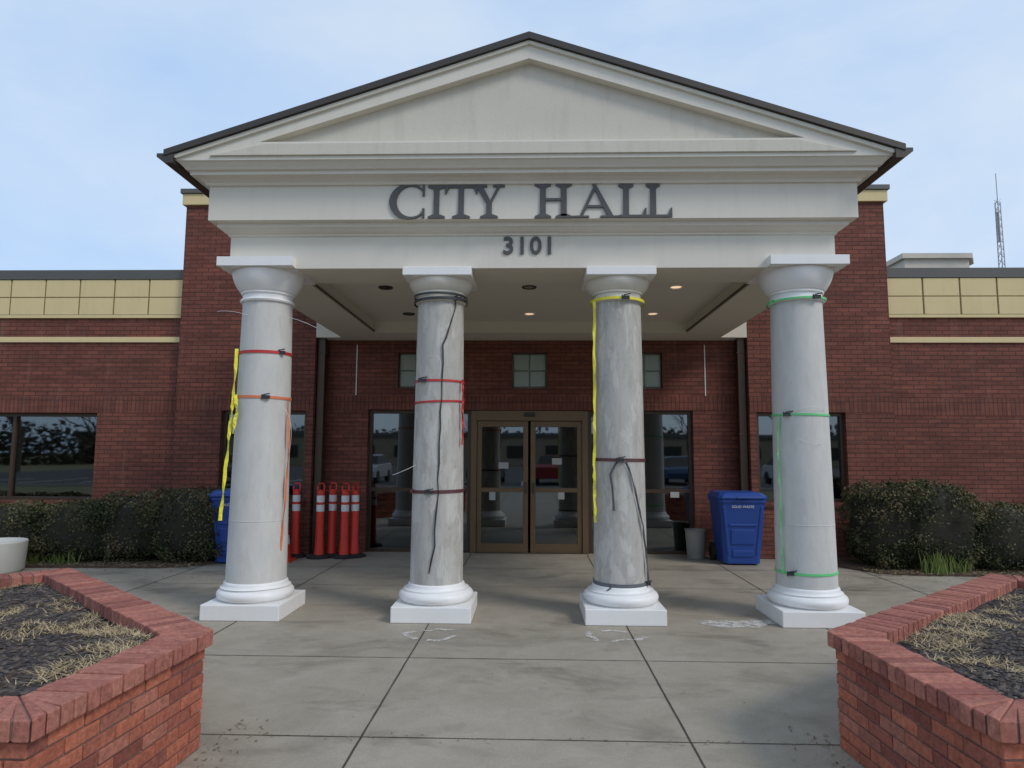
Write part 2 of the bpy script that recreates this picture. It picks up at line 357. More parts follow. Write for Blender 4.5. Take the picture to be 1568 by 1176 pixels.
for x,z,wd,h in ((-.6,.84,.1,.13),(-.42,1.35,.16,.1),(.45,1.42,.16,.1),(.52,.86,.1,.12),(-1.2,.9,.11,.14),(2.35,.9,.14,.09)):
    pp.box(x-wd/2,x+wd/2,YW+.085,YW+.087,z,z+h)
pp.build('door_notices',[pm('notice_paper',(.4,.4,.38,1),.7)],B)
gb=MB()
for x0,x1,z0,z1 in blocks:
    gb.box(x0,x1,YW+.09,YW+.14,z0,z1,1)
    for a in range(2):
        for bb in range(2):
            X=x0+.02+a*.275;Z=z0+.02+bb*.28;gb.box(X,X+.265,YW+.05,YW+.1,Z,Z+.27,0)
gb.build('glass_block_windows',[M_gblock,pm('grout',(.5,.48,.38,1),.9)],B,bevel=.02)
e=MB()
for x in (-2.86,2.86): e.box(x-.007,x+.007,YW-.006,YW+.01,2.54,3.38)
e.build('sealant_lines',[M_paper],B)
for sx in (-1,1):
    e=MB();x=sx*3.385;e.box(x-.06,x+.06,YW-.22,YW-.1,0.02,4.3)
    for z in (.5,1.9,3.2): e.box(x-.073,x+.073,YW-.225,YW-.02,z,z+.03)
    e.build('downspout',[M_bronze],B,bevel=.008)

# ---- portico entablature (swept profile)
e=MB()
prof=[(0,3.45),(0,3.775),(.02,3.785),(.02,3.80),(.05,3.815),(.085,3.845),(.10,3.85),(.10,3.89),(.165,3.90),(.165,4.245),(.19,4.25),(.20,4.275),(.24,4.30),(.30,4.315),(.30,4.35),(.33,4.355),(.345,4.375),(.38,4.41),(.40,4.42),(.40,4.455)]
HX,YF=3.04,6.60
def ring(off,z): return [(-HX-off,YT,z),(-HX-off,YF-off,z),(HX+off,YF-off,z),(HX+off,YT,z)]
for p,q in zip(prof,prof[1:]):
    A,Bq=ring(*p),ring(*q)
    for i_ in range(3): e.quad([A[i_],A[i_+1],Bq[i_+1],Bq[i_]])
e.quad(ring(.40,4.455))
e.build('entablature',[M_trim],B)
e=MB();ZB=3.452;o=.006
e.box(-HX+o,HX-o,YF+o,7.2,ZB,3.74);e.box(-HX+o,-2.42,7.2,YT+.3,ZB,3.74);e.box(2.42,HX-o,7.2,YT+.3,ZB,3.74);e.box(-2.42,2.42,10.25,YT+.3,ZB+.0,3.74)
e.box(-2.42,2.42,7.2,10.25,3.62,3.70);e.box(-3.455,-HX+o,YT+.001,YT+.3,ZB,3.74);e.box(HX-o,3.455,YT+.001,YT+.3,ZB,3.74)
e.build('portico_soffit',[M_soff],B)
e=MB()
for sx in (-1,1): 
    q=sorted((sx*2.42,sx*2.395));e.box(q[0],q[1],7.2,10.25,3.47,3.485)
e.build('soffit_reveal',[M_bronze],B)
for x in (-1.76,0,1.78):
    for y in (8.05,9.62):
        lit=(x,y) in ((0,9.62),(1.78,9.62),(1.78,8.05))
        e=MB();e.lathe([(.055,3.619),(.085,3.605),(.09,3.612),(.09,3.62)],x,y,24,0)
        e.quad([(x+.062*math.cos(-a),y+.062*math.sin(-a),3.6125) for a in [2*math.pi*q/20 for q in range(20)]],1)
        e.build('recessed_light',[M_white if lit else M_can,M_lamp if lit else (M_lampoff if x==0 else M_can)],B,smooth=True)
# ---- pediment
e=MB();y0=6.20;PK=5.60
e.quad([(-3.44,y0,4.455),(3.44,y0,4.455),(2.62,y0,4.60),(-2.62,y0,4.60)])
e.quad([(-3.44,y0,4.455),(-2.62,y0,4.60),(0,y0,5.43),(0,y0,PK),(-3.44,y0,4.475)])
e.quad([(3.44,y0,4.475),(0,y0,PK),(0,y0,5.43),(2.62,y0,4.60),(3.44,y0,4.455)])
for a,b in (((-2.62,4.60),(2.62,4.60)),((2.62,4.60),(0,5.43)),((0,5.43),(-2.62,4.60))):
    e.quad([(a[0],y0,a[1]),(b[0],y0,b[1]),(b[0],y0+.09,b[1]),(a[0],y0+.09,a[1])])
e.build('pediment_frame',[M_trim],B)
e=MB();e.quad([(-2.7,y0+.09,4.58),(2.7,y0+.09,4.58),(0,y0+.09,5.45)]);e.build('tympanum',[M_trimd],B)
e=MB();e.xz([(-3.1,4.457),(3.1,4.457),(2.55,4.575),(-2.55,4.575)],y0-.022,y0+.01,1)
for sx in (-1,1):
    p=[(sx*3.43,4.430),(0,PK-.035),(0,PK+.002),(sx*3.47,4.460)]
    if sx>0:p=p[::-1]
    e.xz(p[::-1],y0-.03,y0+.02,0)
e.build('rake_moulding',[M_trim,M_trimd],B,bevel=.004)
e=MB()
for sx in (-1,1):
    p=[(sx*3.53,4.445),(0,PK+.005),(0,PK+.07),(sx*3.53,4.505)]
    if sx>0:p=p[::-1]
    e.xz(p[::-1],y0-.06,YT,0)
    g_=[(sx*3.44,4.375),(sx*3.52,4.375),(sx*3.56,4.405),(sx*3.60,4.435),(sx*3.60,4.47),(sx*3.44,4.47)]
    if sx<0:g_=g_[::-1]
    e.xz(g_,y0-.05,YT,0)
e.build('portico_roof',[M_dark],B)
# ---- columns
CY=6.881
CX=[-2.741,-.917,.917,2.745]
RB=[.292,.264,.264,.284];RT=[.246,.237,.237,.248]
def rad(k,z):
    t=min(1,max(0,(z-.31)/(3.21-.31)));return RB[k]+(RT[k]-RB[k])*(t**1.1)
for k in range(4):
    C=empty('column_%d'%(k+1));C.parent=B;x=CX[k];outer=k in(0,3)
    m=MB();m.lathe([(rad(k,z),z) for z in np.linspace(.30,3.24,40)],x,CY,64)
    if outer: m.lathe([(rad(k,.92)+.0005,.915),(rad(k,.92)+.0025,.918),(rad(k,.92)+.0025,.924),(rad(k,.92)+.0005,.927)],x,CY,64)
    m.build('column_%d_shaft'%(k+1),[M_colo if outer else M_colm],C,smooth=True)
    m=MB();h=.381;m.box(x-h,x+h,CY-h,CY+h,0.001,.15)
    m.build('column_%d_plinth'%(k+1),[M_white],C,bevel=.008)
    m=MB();P_=[(.33,.15),(.355,.152)]+[(.315+.055*math.cos(a),.205+.052*math.sin(a)) for a in np.linspace(-1.3,1.35,10)]+[(.325,.262),(.325,.272)]
    r0=rad(k,.31);P_+=[(r0+.045-.03*math.sin(t),.272+.045*(1-math.cos(t))) for t in np.linspace(0,1.5,6)]+[(r0+.006,.325),(r0-.01,.327)]
    m.lathe(P_,x,CY,64);m.build('column_%d_base'%(k+1),[M_white],C,smooth=True,angle=50)
    m=MB();rt=RT[k];ha=.381 if outer else .345
    m2=MB()
    if outer: m2.box(x-ha,x+ha,CY-ha-.015,CY-.25,3.453,3.545);m2.box(x-ha,x+ha,CY-.25,CY+ha,3.449,3.4515);zb=3.449
    else: m2.box(x-ha,x+ha,CY-ha,CY+ha,3.365,3.451);zb=3.365
    m2.build('column_%d_abacus'%(k+1),[M_white],C,bevel=.006 if not outer else 0.0008)
    pr=[(rt+.0,3.13),(rt+.022,3.135),(rt+.03,3.15),(rt+.022,3.165),(rt+.004,3.17),(rt+.002,3.215),(rt+.02,3.22),(rt+.02,3.24),(rt+.03,3.245)]
    he=ha-.02
    pr+=[(rt+.03+(he-rt-.03)*(.45*t+.55*math.sin(t*math.pi/2)),3.247+(zb-.032-3.247)*t**1.15) for t in np.linspace(.06,1,10)]+[(he,zb-.02),(he,zb+.002)]
    m.lathe(pr,x,CY,64);m.build('column_%d_capital'%(k+1),[M_white if outer else M_trim],C,smooth=True,angle=40)
# ---- letters
def letter(m,ch,x0,wd,z0,h,y):
    pc=[]
    T=.165*h;t=.075*h;sf=.055*h
    def rect(a,b,c,d): pc.append([(a,c),(b,c),(b,d),(a,d)])
    def serif(cx,hw,top):
        if top: pc.append([(cx-hw,h-sf),(cx-T*.5,h-sf*2.2),(cx+T*.5,h-sf*2.2),(cx+hw,h-sf),(cx+hw,h),(cx-hw,h)])
        else: pc.append([(cx-hw,0),(cx+hw,0),(cx+hw,sf),(cx+T*.5,sf*2.2),(cx-T*.5,sf*2.2),(cx-hw,sf)])
    if ch=='I':
        c=wd/2;rect(c-T/2,c+T/2,sf,h-sf);serif(c,wd/2,True);serif(c,wd/2,False)
    if ch=='H':
        a=wd*.22;b=wd*.78;rect(a-T/2,a+T/2,sf,h-sf);rect(b-T/2,b+T/2,sf,h-sf);rect(a,b,h*.5,h*.5+t)
        for c in(a,b):
            for tp in (True,False): serif(c,wd*.22,tp)
    if ch=='T':
        c=wd/2;rect(c-T/2,c+T/2,sf,h-t);rect(0,wd,h-t,h);serif(c,wd*.27,False)
        pc.append([(0,h*.74),(t*.5,h*.74),(t*1.6,h-t),(0,h-t)][::1]);pc.append([(wd-t*.5,h*.74),(wd,h*.74),(wd,h-t),(wd-t*1.6,h-t)])
    if ch=='L':
        a=wd*.27;rect(a-T/2,a+T/2,sf,h-sf);serif(a,wd*.27,True);rect(0,wd,0,t);pc.append([(wd-t*1.6,t),(wd,t),(wd,h*.28),(wd-t*.5,h*.28)])
    if ch=='A':
        c=wd*.5;rect(wd*.3,wd*.72,h*.3,h*.3+t)
        pc.append([(wd*.17,sf),(wd*.17+t*1.1,sf),(c+t*.6,h*.95),(c-t*.5,h)]);pc.append([(wd*.83-T*.75,sf),(wd*.83+T*.35,sf),(c+t*.2,h),(c-T*.55,h)])
        rect(0,wd*.36,0,sf);rect(wd*.60,wd,0,sf)
    if ch=='Y':
        c=wd/2;rect(c-T/2,c+T/2,sf,h*.48);serif(c,wd*.28,False)
        pc.append([(c-T/2,h*.44),(c+T*.45,h*.46),(wd*.2+T*.6,h-sf),(wd*.2-T*.6,h-sf)]);pc.append([(c,h*.44),(c+T/2,h*.48),(wd*.85,h-sf),(wd*.85-t*1.2,h-sf)])
        rect(0,wd*.44,h-sf,h);rect(wd*.62,wd,h-sf,h)
    if ch=='C':
        n=28;a0=math.radians(42);a1=math.radians(318)
        for q in range(n):
            A=a0+(a1-a0)*q/n;Bn=a0+(a1-a0)*(q+1)/n
            def o(a):return (wd*.53+wd*.53*math.cos(a),h*.5+h*.52*math.sin(a))
            def i_(a):return (wd*.58+wd*.40*math.cos(a)+ .02*wd,h*.5+h*.445*math.sin(a))
            pc.append([i_(A),o(A),o(Bn),i_(Bn)])
        rect(wd*.90,wd*.96,h*.66,h*1.0);rect(wd*.90,wd*.96,h*.02,h*.30)
    for n,p in enumerate(pc):
        ar=sum(p[i][0]*p[(i+1)%len(p)][1]-p[(i+1)%len(p)][0]*p[i][1] for i in range(len(p)))
        if ar<0:p=p[::-1]
        yy=y-.018-.0006*(n%5) if ch!='C' else y-.018-(0.0008 if n>=28 else 0)
        m.xz([(x0+a,z0+b) for a,b in p],yy,y,0)
m=MB();yf=YF-.165-.001
fx=lambda px:.012+(px-812)/155.3
for ch,a,b,hs in (('C',595,652,1.05),('I',655,681,1),('T',681,731,1),('Y',725,773,1),('H',819,876,1.05),('A',876,948,1),('L',947,989,1),('L',989,1028,1)):
    letter(m,ch,fx(a),(b-a)/155.3,3.905-(.0 if hs==1 else .004),.335*hs,yf)
m.build('city_hall_lettering',[M_letter],B)
cu=bpy.data.curves.new('street_number','FONT');cu.body='3101';cu.size=.245;cu.extrude=.008;cu.offset=.005;cu.space_character=1.12;cu.align_x='CENTER'
cu.materials.append(M_letter);t=bpy.data.objects.new('street_number',cu);COL.objects.link(t);t.rotation_euler=(math.pi/2,0,0);t.location=(0.0,YF-.010,3.595);t.parent=B

m=MB();m.prism([(11.2,20),(13.1,20),(13.5,20.6),(13.5,23),(11.2,23)],4.38,7.45);m.prism([(11.1,19.9),(13.15,19.9),(13.6,20.55),(13.6,23.1),(11.1,23.1)],7.45,7.6)
m.build('rooftop_penthouse',[pm('penthouse_panel',(.6,.54,.45,1),.7)],B)
A=MB();ax,ay=13.5,19.2
for a in range(3):
    an=a*2.094;A.tube([(ax+.1*math.cos(an),ay+.1*math.sin(an),4.4),(ax+.07*math.cos(an),ay+.07*math.sin(an),8.9)],.014,5)
for z in np.arange(4.6,8.9,.22):
    for a in range(3):
        a0=a*2.094;a1=a0+2.094;A.tube([(ax+.085*math.cos(a0),ay+.085*math.sin(a0),z),(ax+.085*math.cos(a1),ay+.085*math.sin(a1),z+.2)],.008,4)
A.tube([(ax,ay,8.8),(ax,ay,9.75)],.012,5);A.tube([(ax-.03,ay,7.7),(ax-.03,ay,8.6)],.03,6)
A.build('radio_antenna',[pm('galv_steel',(.35,.35,.35,1),.5,metal=.4)])

# ---------------------------------------------------------------- straps
def plain(name,c,rough=.5): return pm(name,c,rough,.15,12)
SC=dict(red=plain('strap_red',(.50,.03,.03,1)),orange=plain('strap_orange',(.72,.2,.08,1)),black=plain('strap_black',(.03,.03,.033,1)),yellow=plain('strap_yellow',(.8,.72,.05,1)),maroon=plain('strap_maroon',(.11,.035,.04,1)),green=plain('strap_green',(.14,.62,.22,1)),grey=plain('strap_grey',(.13,.14,.16,1)),white=plain('cord_white',(.7,.7,.7,1)),webbing=plain('webbing',(.10,.10,.11,1)))
def onsurf(k,dx,z,eps=.012):
    R=rad(k,z)+eps+(.03 if z>3.12 else 0);dx=max(-R,min(R,dx));return (CX[k]+dx,CY-math.sqrt(max(0,R*R-dx*dx)),z)
def strap(k,z,col,wd=.028,buckle=None,tails=(),tilt=(0,0),tw=.03,ring_=True,tcol=None):
    m=MB();R=rad(k,z)+(.036 if z>3.12 else .004)
    if ring_: m.lathe([(R,z-wd/2),(R+.004,z-wd/2),(R+.004,z+wd/2),(R,z+wd/2)],CX[k],CY,48,0,tilt=tilt)
    if buckle is not None:
        zz=z+tilt[0]*buckle;p=onsurf(k,buckle,zz,.006)
        m.box(p[0]-.035,p[0]+.035,p[1]-.026,p[1]+.005,zz-.016,zz+.016,1);m.tube([(p[0]-.025,p[1]-.03,zz+.02),(p[0]+.045,p[1]-.038,zz+.032)],.006,6,1);m.tube([(p[0]-.038,p[1]-.02,zz-.024),(p[0]-.038,p[1]-.02,zz+.024)],.006,6,1)
    for T_ in tails:
        m.ribbon(T_,tw,side=[.9*math.sin(q*1.1+z*5) for q in range(len(T_))],mi=2)
    return m.build('ratchet_strap',[SC[col],SC['black'],SC[tcol or col]])
def dense(pts,n=5,jit=.004):
    out=[]
    for a,b in zip(pts,pts[1:]):
        for q in range(n):
            t=q/n;out.append(tuple(a[i]+(b[i]-a[i])*t+random.uniform(-jit,jit)*(1 if i<2 else 0) for i in range(3)))
    out.append(pts[-1]);return out
x1,x2,x3,x4=CX
strap(0,2.61,'red',.03,.22,[],(.0,.01),.022)
strap(0,2.15,'orange',.026,.12,[dense([(x1+.28,6.8,2.14),(x1+.31,6.79,1.6),(x1+.30,6.78,1.15),(x1+.27,6.78,.62)])],(-.02,0),.022)
strap(0,2.60,'yellow',.012,None,[dense([(x1-.215,6.67,2.64),(x1-.215,6.64,2.2),(x1-.22,6.63,1.95),(x1-.235,6.62,1.7),(x1-.26,6.62,1.25),(x1-.275,6.61,.93)]),dense([(x1-.20,6.65,2.17),(x1-.16,6.61,1.98),(x1-.19,6.61,1.78)])],(0,0),.034,ring_=False)
strap(1,3.15,'black',.03,.2,[],(.03,0));strap(1,3.20,'black',.02,None,[[onsurf(1,d,z) for d,z in ((.18,3.18),(.17,3.05),(.13,2.9),(.09,2.75),(.06,2.68),(.065,2.5),(.055,2.3),(.058,2.15),(.043,2.0),(.05,1.85),(.04,1.7),(.043,1.5),(.03,1.35),(.04,1.2),(.02,1.0),(.01,.85),(.015,.7),(-.02,.55),(-.04,.44))]],(-.02,.0),.017)
strap(1,2.32,'red',.022,-.14,[dense([(x2+.245,6.76,2.34),(x2+.26,6.74,2.2),(x2+.25,6.75,2.0),(x2+.265,6.74,1.85)])],(.0,0),.025)
strap(1,2.11,'red',.02,None,[dense([(x2+.247,6.76,2.12),(x2+.257,6.75,1.9),(x2+.253,6.75,1.68)])],(.04,0),.02)
strap(1,1.22,'maroon',.032,-.05,[dense([(x2-.25,6.76,1.24),(x2-.24,6.7,1.2)])],(.02,0))
strap(2,3.15,'yellow',.028,.05,[dense([(x3-.25,6.74,3.14),(x3-.26,6.72,2.6),(x3-.257,6.72,2.0),(x3-.27,6.71,1.5),(x3-.266,6.71,1.2),(x3-.26,6.71,.93)])],(-.02,0),.032)
strap(2,1.54,'maroon',.03,-.02,[dense([onsurf(2,.0,1.56,.02),onsurf(2,.06,1.46,.02),onsurf(2,.13,1.2,.025),onsurf(2,.2,.9,.03),onsurf(2,.235,.6,.03),onsurf(2,.25,.35,.03)],4,.004),[onsurf(2,d,z,.02) for d,z in((-.02,1.55),(-.07,1.5),(-.12,1.4),(-.10,1.25),(-.09,1.05))]],(-.01,0),.022,tcol='webbing')
strap(2,.345,'grey',.035,.24,[[onsurf(2,d,z,.02) for d,z in((-.1,.36),(-.14,.3),(-.17,.27))]],(.0,.02))
strap(3,3.15,'green',.02,.1,[dense([(x4-.25,6.78,3.14),(x4-.28,6.76,3.16),(x4-.29,6.78,3.1)])],(.03,0),.015)
strap(3,1.99,'green',.02,-.2,[dense([(x4-.26,6.76,1.98),(x4-.285,6.74,1.6),(x4-.275,6.74,1.2),(x4-.28,6.74,.8),(x4-.275,6.74,.45)])],(-.02,0),.016)
strap(3,.465,'green',.022,-.22,[],(.01,0))
def cord(pts,r=.003,c='white'):
    m=MB();m.tube(pts,r,5);m.build('loose_cord',[SC[c]])
def curve(a,b,c,n=10):
    a,b,c=map(Vector,(a,b,c));return [tuple(a*(1-t)**2+b*2*t*(1-t)+c*t*t) for t in [q/n for q in range(n+1)]]
cord(curve((x1-.45,6.7,3.03),(x1-.3,6.65,3.04),onsurf(0,-.1,2.98)),.002);cord(curve(onsurf(0,.2,2.98),(x1+.4,6.6,2.95),(x1+.58,6.7,2.86)),.002)
cord(curve((x1+.25,6.7,2.07),(x1+.42,6.65,1.95),(x1+.35,6.7,1.6)),.002);cord(curve((x2-.42,6.65,1.38),(x2-.3,6.6,1.42),onsurf(1,-.2,1.48)),.002)
cord(curve(onsurf(1,-.1,2.56),(x2+.1,6.5,2.6),(x2+.05,6.5,2.35)),.002)
cord(curve(onsurf(3,-.15,2.02),(x4,6.5,2.1),onsurf(3,.15,2.03)),.002);cord(curve(onsurf(3,-.12,1.75),(x4,6.5,1.68),onsurf(3,.1,1.72)),.002)

# ---------------------------------------------------------------- planters
def inset(poly,d):
    n=len(poly);out=[]
    for i in range(n):
        p0,p1,p2=[Vector(poly[q%n]) for q in (i-1,i,i+1)]
        e1=(p1-p0).normalized();e2=(p2-p1).normalized();n1=Vector((-e1.y,e1.x));n2=Vector((-e2.y,e2.x))
        b=(n1+n2).normalized();out.append(tuple(p1+b*(d/b.dot(n1))))
    return out
def inpoly(x,y,poly):
    n=len(poly)
    return all((poly[(i+1)%n][0]-poly[i][0])*(y-poly[i][1])-(poly[(i+1)%n][1]-poly[i][1])*(x-poly[i][0])>0 for i in range(n))
def planter(poly):
    E=empty('brick_planter');H=.62
    body=inset(poly,.035);core=inset(body,.010)
    m=MB();n=len(poly);Q=inset(core,.16)
    for i in range(n):
        P0,P1=core[i],core[(i+1)%n];q0,q1=Q[i],Q[(i+1)%n];m.hexa([(*P0,0),(*P1,0),(*q1,0),(*q0,0)],[(*P0,H-.02),(*P1,H-.02),(*q1,H-.02),(*q0,H-.02)])
    m.build('mortar_core',[M_mort],E)
    m=MB();ch=.0665;nc=8
    for i in range(n):
        a=Vector(body[i]);b=Vector(body[(i+1)%n]);L=(b-a).length;e=(b-a)/L;nn=Vector((-e.y,e.x))
        for c in range(nc):
            z0=c*ch+.004;z1=z0+ch-.009
            t=(-.1 if c%2 else 0.0)
            while t<L:
                t0=max(t+.004,0.0+.002*(c%2));t1=min(t+.2,L-.002*(1-c%2))
                if t1-t0>.02:
                    jx=random.uniform(-.0022,.0022);dz=random.uniform(-.001,.001);p=a+e*t0+nn*jx;q=a+e*t1+nn*(jx+random.uniform(-.0015,.0015));r_=q+nn*.08;s_=p+nn*.08
                    m.hexa([(*p,z0+dz),(*q,z0+dz),(*r_,z0),(*s_,z0)],[(*p,z1+dz),(*q,z1+dz),(*r_,z1),(*s_,z1)],0,random.random())
                t+=.2035
    m.build('wall_bricks',[M_pbrick],E,bevel=.004,rnd=True)
    m=MB();D=.235;inn=inset(poly,D)
    for i in range(n):
        a=Vector(poly[i]);b=Vector(poly[(i+1)%n]);L=(b-a).length;e=(b-a)/L;nn=Vector((-e.y,e.x))
        ta=(Vector(inn[i])-a).dot(e);tb=(Vector(inn[(i+1)%n])-a).dot(e)
        k=round(L/.0735);w_=L/k
        for q in range(k):
            t0=q*w_+.004;t1=(q+1)*w_-.004;c0=min(max(t0,ta+.003),tb-.003);c1=min(max(t1,ta+.003),tb-.003)
            if c1-c0<.012: 
                if t0<ta: c0=ta+.002;c1=c0+.014
                else: c1=tb-.002;c0=c1-.014
            dz=random.uniform(-.003,.003);jx=random.uniform(-.005,.005)
            P=[a+e*t0+nn*jx,a+e*t1+nn*jx,a+e*c1+nn*D,a+e*c0+nn*D]
            m.hexa([(*p,.538) for p in P],[(*p,H+dz) for p in P],0,random.random())
    m.build('cap_bricks',[M_cbrick],E,bevel=.006,rnd=True)
    m=MB();cm=inset(poly,.012);cq=inset(poly,D-.01)
    for i in range(n):
        P=[cm[i],cm[(i+1)%n],cq[(i+1)%n],cq[i]];m.hexa([(*p,.542) for p in P],[(*p,H-.009) for p in P])
    m.build('cap_mortar',[M_mort],E)
    sp=inset(poly,.2);xs=[p[0] for p in poly];ys=[p[1] for p in poly];st=.04
    X=np.arange(min(xs),max(xs),st);Yv=np.arange(min(ys),max(ys),st);idx={};V=[];F=[]
    hz=lambda x,y:.55+.035*mnoise.noise(Vector((x*1.7,y*1.7,0)))+.018*mnoise.noise(Vector((x*9,y*9,3)))
    for ix,x in enumerate(X):
        for iy,y in enumerate(Yv):
            if inpoly(x,y,sp): idx[ix,iy]=len(V);V.append((x,y,hz(x,y)))
    for (ix,iy) in list(idx):
        q=[(ix,iy),(ix+1,iy),(ix+1,iy+1),(ix,iy+1)]
        if all(c in idx for c in q): F.append([idx[c] for c in q])
    fastmesh('planter_soil',V,F,M_soil,parent=E)
    V=[];F=[];R=[]
    sp2=inset(poly,.25);bx=(min(xs),max(xs));by=(min(ys),max(ys));cnt=0
    base=[(1,0,0),(0,1,0),(-1,0,0),(0,-1,0),(0,0,1),(0,0,-1)];fc=[(0,1,4),(1,2,4),(2,3,4),(3,0,4),(1,0,5),(2,1,5),(3,2,5),(0,3,5)]
    while cnt<11000:
        x=random.uniform(*bx);y=random.uniform(*by)
        if not inpoly(x,y,sp2): continue
        cnt+=1;z=hz(x,y);s0=random.uniform(.005,.017);k0=len(V);a=random.uniform(0,6.28);ca,sa=math.cos(a),math.sin(a)
        sx,sy,sz=s0*random.uniform(.7,2.4),s0,s0*random.uniform(.3,.8)
        for b_ in base:
            px,py,pz=b_[0]*sx+random.uniform(-.3,.3)*s0,b_[1]*sy,b_[2]*sz;V.append((x+px*ca-py*sa,y+px*sa+py*ca,z+pz+.003))
        rr=random.random();F+=[[k0+i_ for i_ in f_] for f_ in fc];R+=[rr]*8
    fastmesh('mulch_chips',V,F,M_peb,R,E)
    V=[];F=[];R=[];cnt=0
    while cnt<10000:
        x=random.uniform(*bx);y=random.uniform(*by)
        if not inpoly(x,y,sp2): continue
        dn=mnoise.noise(Vector((x*2.1,y*2.1,7)))+.7*mnoise.noise(Vector((x*6,y*6,2)))
        if dn<.20+random.uniform(-.22,.12): cnt+=.05; continue
        cnt+=1;z=hz(x,y);a=random.uniform(0,6.28);l=random.uniform(.03,.09);tz=random.uniform(.0,.022);k0=len(V);wx,wy=-math.sin(a)*.0026,math.cos(a)*.0026
        V+=[(x-wx,y-wy,z+.006),(x+wx,y+wy,z+.006),(x+math.cos(a)*l,y+math.sin(a)*l,z+tz+.012)];F.append([k0,k0+1,k0+2]);R.append(random.random())
    fastmesh('dry_grass_tufts',V,F,M_straw,R,E)
planter([(-1.73,3.80),(-3.87,5.72),(-5.0,4.6),(-4.8,2.55),(-1.80,2.52)])
planter([(1.76,2.66),(4.9,2.68),(5.1,4.75),(3.89,5.90),(1.69,3.95)])

# ---------------------------------------------------------------- hedges
def hedge(name,blobs,n):
    E=empty(name);V=[];F=[];R=[]
    per=n//len(blobs)
    core=MB()
    for (cx,cy,rx,ry,h) in blobs:
        def surf(u,v_,s):
            e=.6;cu,su=math.cos(u),math.sin(u);cv,sv=math.cos(v_),math.sin(v_);f=lambda q,p:math.copysign(abs(q)**p,q)
            return Vector((cx+s*rx*f(cv,e)*f(cu,e),cy+s*ry*f(cv,e)*f(su,e),h*.5+s*h*.5*f(sv,e)))
        k0=len(core.v);nu,nv=24,12
        for a in range(nv+1):
            for b_ in range(nu): core.v.append(tuple(surf(2*math.pi*b_/nu,-math.pi/2+math.pi*a/nv,.86)))
        for a in range(nv):
            for b_ in range(nu):
                core.f.append((k0+a*nu+b_,k0+a*nu+(b_+1)%nu,k0+(a+1)*nu+(b_+1)%nu,k0+(a+1)*nu+b_));core.m.append(0);core.r.append(0)
        for _ in range(per):
            u=random.uniform(0,2*math.pi);v_=math.asin(random.uniform(-.95,1));p=surf(u,v_,1)
            d=mnoise.noise(p*2.2)*.10+mnoise.noise(p*6)*.08;s_=1+d/ max(rx,ry)*1.2+random.uniform(-.12,.02)
            if random.random()<.03: s_+=random.uniform(.02,.07)
            p=surf(u,v_,s_)
            if p.y>10.45: continue
            l=random.uniform(.012,.026);a=Vector((random.gauss(0,1),random.gauss(0,1),random.gauss(0,1))).normalized();b2=a.cross(Vector((random.gauss(0,1),random.gauss(0,1),random.gauss(0,1)))).normalized()
            k=len(V);V+=[tuple(p-a*l),tuple(p+b2*l*.55),tuple(p+a*l),tuple(p-b2*l*.55)];F.append([k,k+1,k+2,k+3])
            R.append(min(1,max(0,.38+.8*mnoise.noise(p*3+Vector((5,5,5)))+.5*mnoise.noise(p*9)+random.uniform(-.3,.35)+(.15 if p.z>h*.85 else 0))))
    core.build('hedge_core',[M_hcore],E,smooth=True);fastmesh('hedge_leaves',V,F,M_leaf,R,E)
hedge('boxwood_hedge',[(-4.95,10.0,.62,.52,1.05),(-5.75,10.0,.6,.52,.98),(-6.6,9.95,.7,.5,.86),(-7.5,9.9,.75,.5,.84),(-8.6,9.9,.8,.5,.85),(-9.9,9.9,.9,.5,.85)],72000)
hedge('boxwood_hedge',[(5.22,9.98,.60,.5,1.22),(5.68,9.93,.62,.55,1.25),(6.7,9.95,.75,.5,.92),(7.7,9.95,.75,.5,.90),(8.8,9.9,.8,.5,.88),(10,9.9,.9,.5,.88)],72000)
def tuft(cx,cy,n=60,h=.38,sp=.25):
    V=[];F=[];R=[]
    for _ in range(n):
        a=random.uniform(0,6.28);r_=random.uniform(0,sp);x=cx+r_*math.cos(a);y=cy+r_*math.sin(a)*.6;H_=h*random.uniform(.6,1.1);lx=random.uniform(-.12,.12);w_=.009;k=len(V)
        V+=[(x-w_,y,.02),(x+w_,y,.02),(x+lx*.4+w_*.8,y-.02,H_*.6),(x+lx*.4-w_*.8,y-.02,H_*.6),(x+lx,y-.05,H_)]
        F+=[[k,k+1,k+2,k+3],[k+3,k+2,k+4]];q=random.random();R+=[q,q]
    fastmesh('iris_plant',V,F,M_iris,R)
tuft(5.45,9.40,60,.34,.22);tuft(5.75,9.42,30,.26,.18);tuft(-6.5,9.42,30,.24,.25);tuft(-6.9,9.4,20,.22,.2)
V=[];F=[];R=[]
def lit(x,y,z,s):
    k=len(V);a=random.uniform(0,6.28);c,s_=math.cos(a)*s,math.sin(a)*s
    V.extend([(x-c,y-s_,z),(x+s_*.5,y-c*.5,z+.3*s),(x+c,y+s_,z+.1*s),(x-s_*.5,y+c*.5,z+.25*s)]);F.append([k,k+1,k+2,k+3]);R.append(random.random())
for _ in range(5000):
    sx=random.choice((-1,1));x=sx*random.uniform(4.6,10);y=random.uniform(9.25,9.9);lit(x,y,.035,random.uniform(.01,.03))
for _ in range(700): lit(random.uniform(-5,5),random.uniform(3,10.5),.006,random.uniform(.003,.009))
for _ in range(300):
    sx=random.choice((-1,1));lit(sx*(1.72-abs(random.gauss(0,.12))),random.uniform(2.6,4.2),.006,random.uniform(.004,.014))
for _ in range(250): lit(random.uniform(3.8,6.5)*random.choice((-1,1)),9.2-abs(random.gauss(0,.3)),.006,random.uniform(.006,.016))
for _ in range(90): lit(random.uniform(-1.7,1.7),3.95+random.gauss(0,.03),.006,random.uniform(.004,.012))
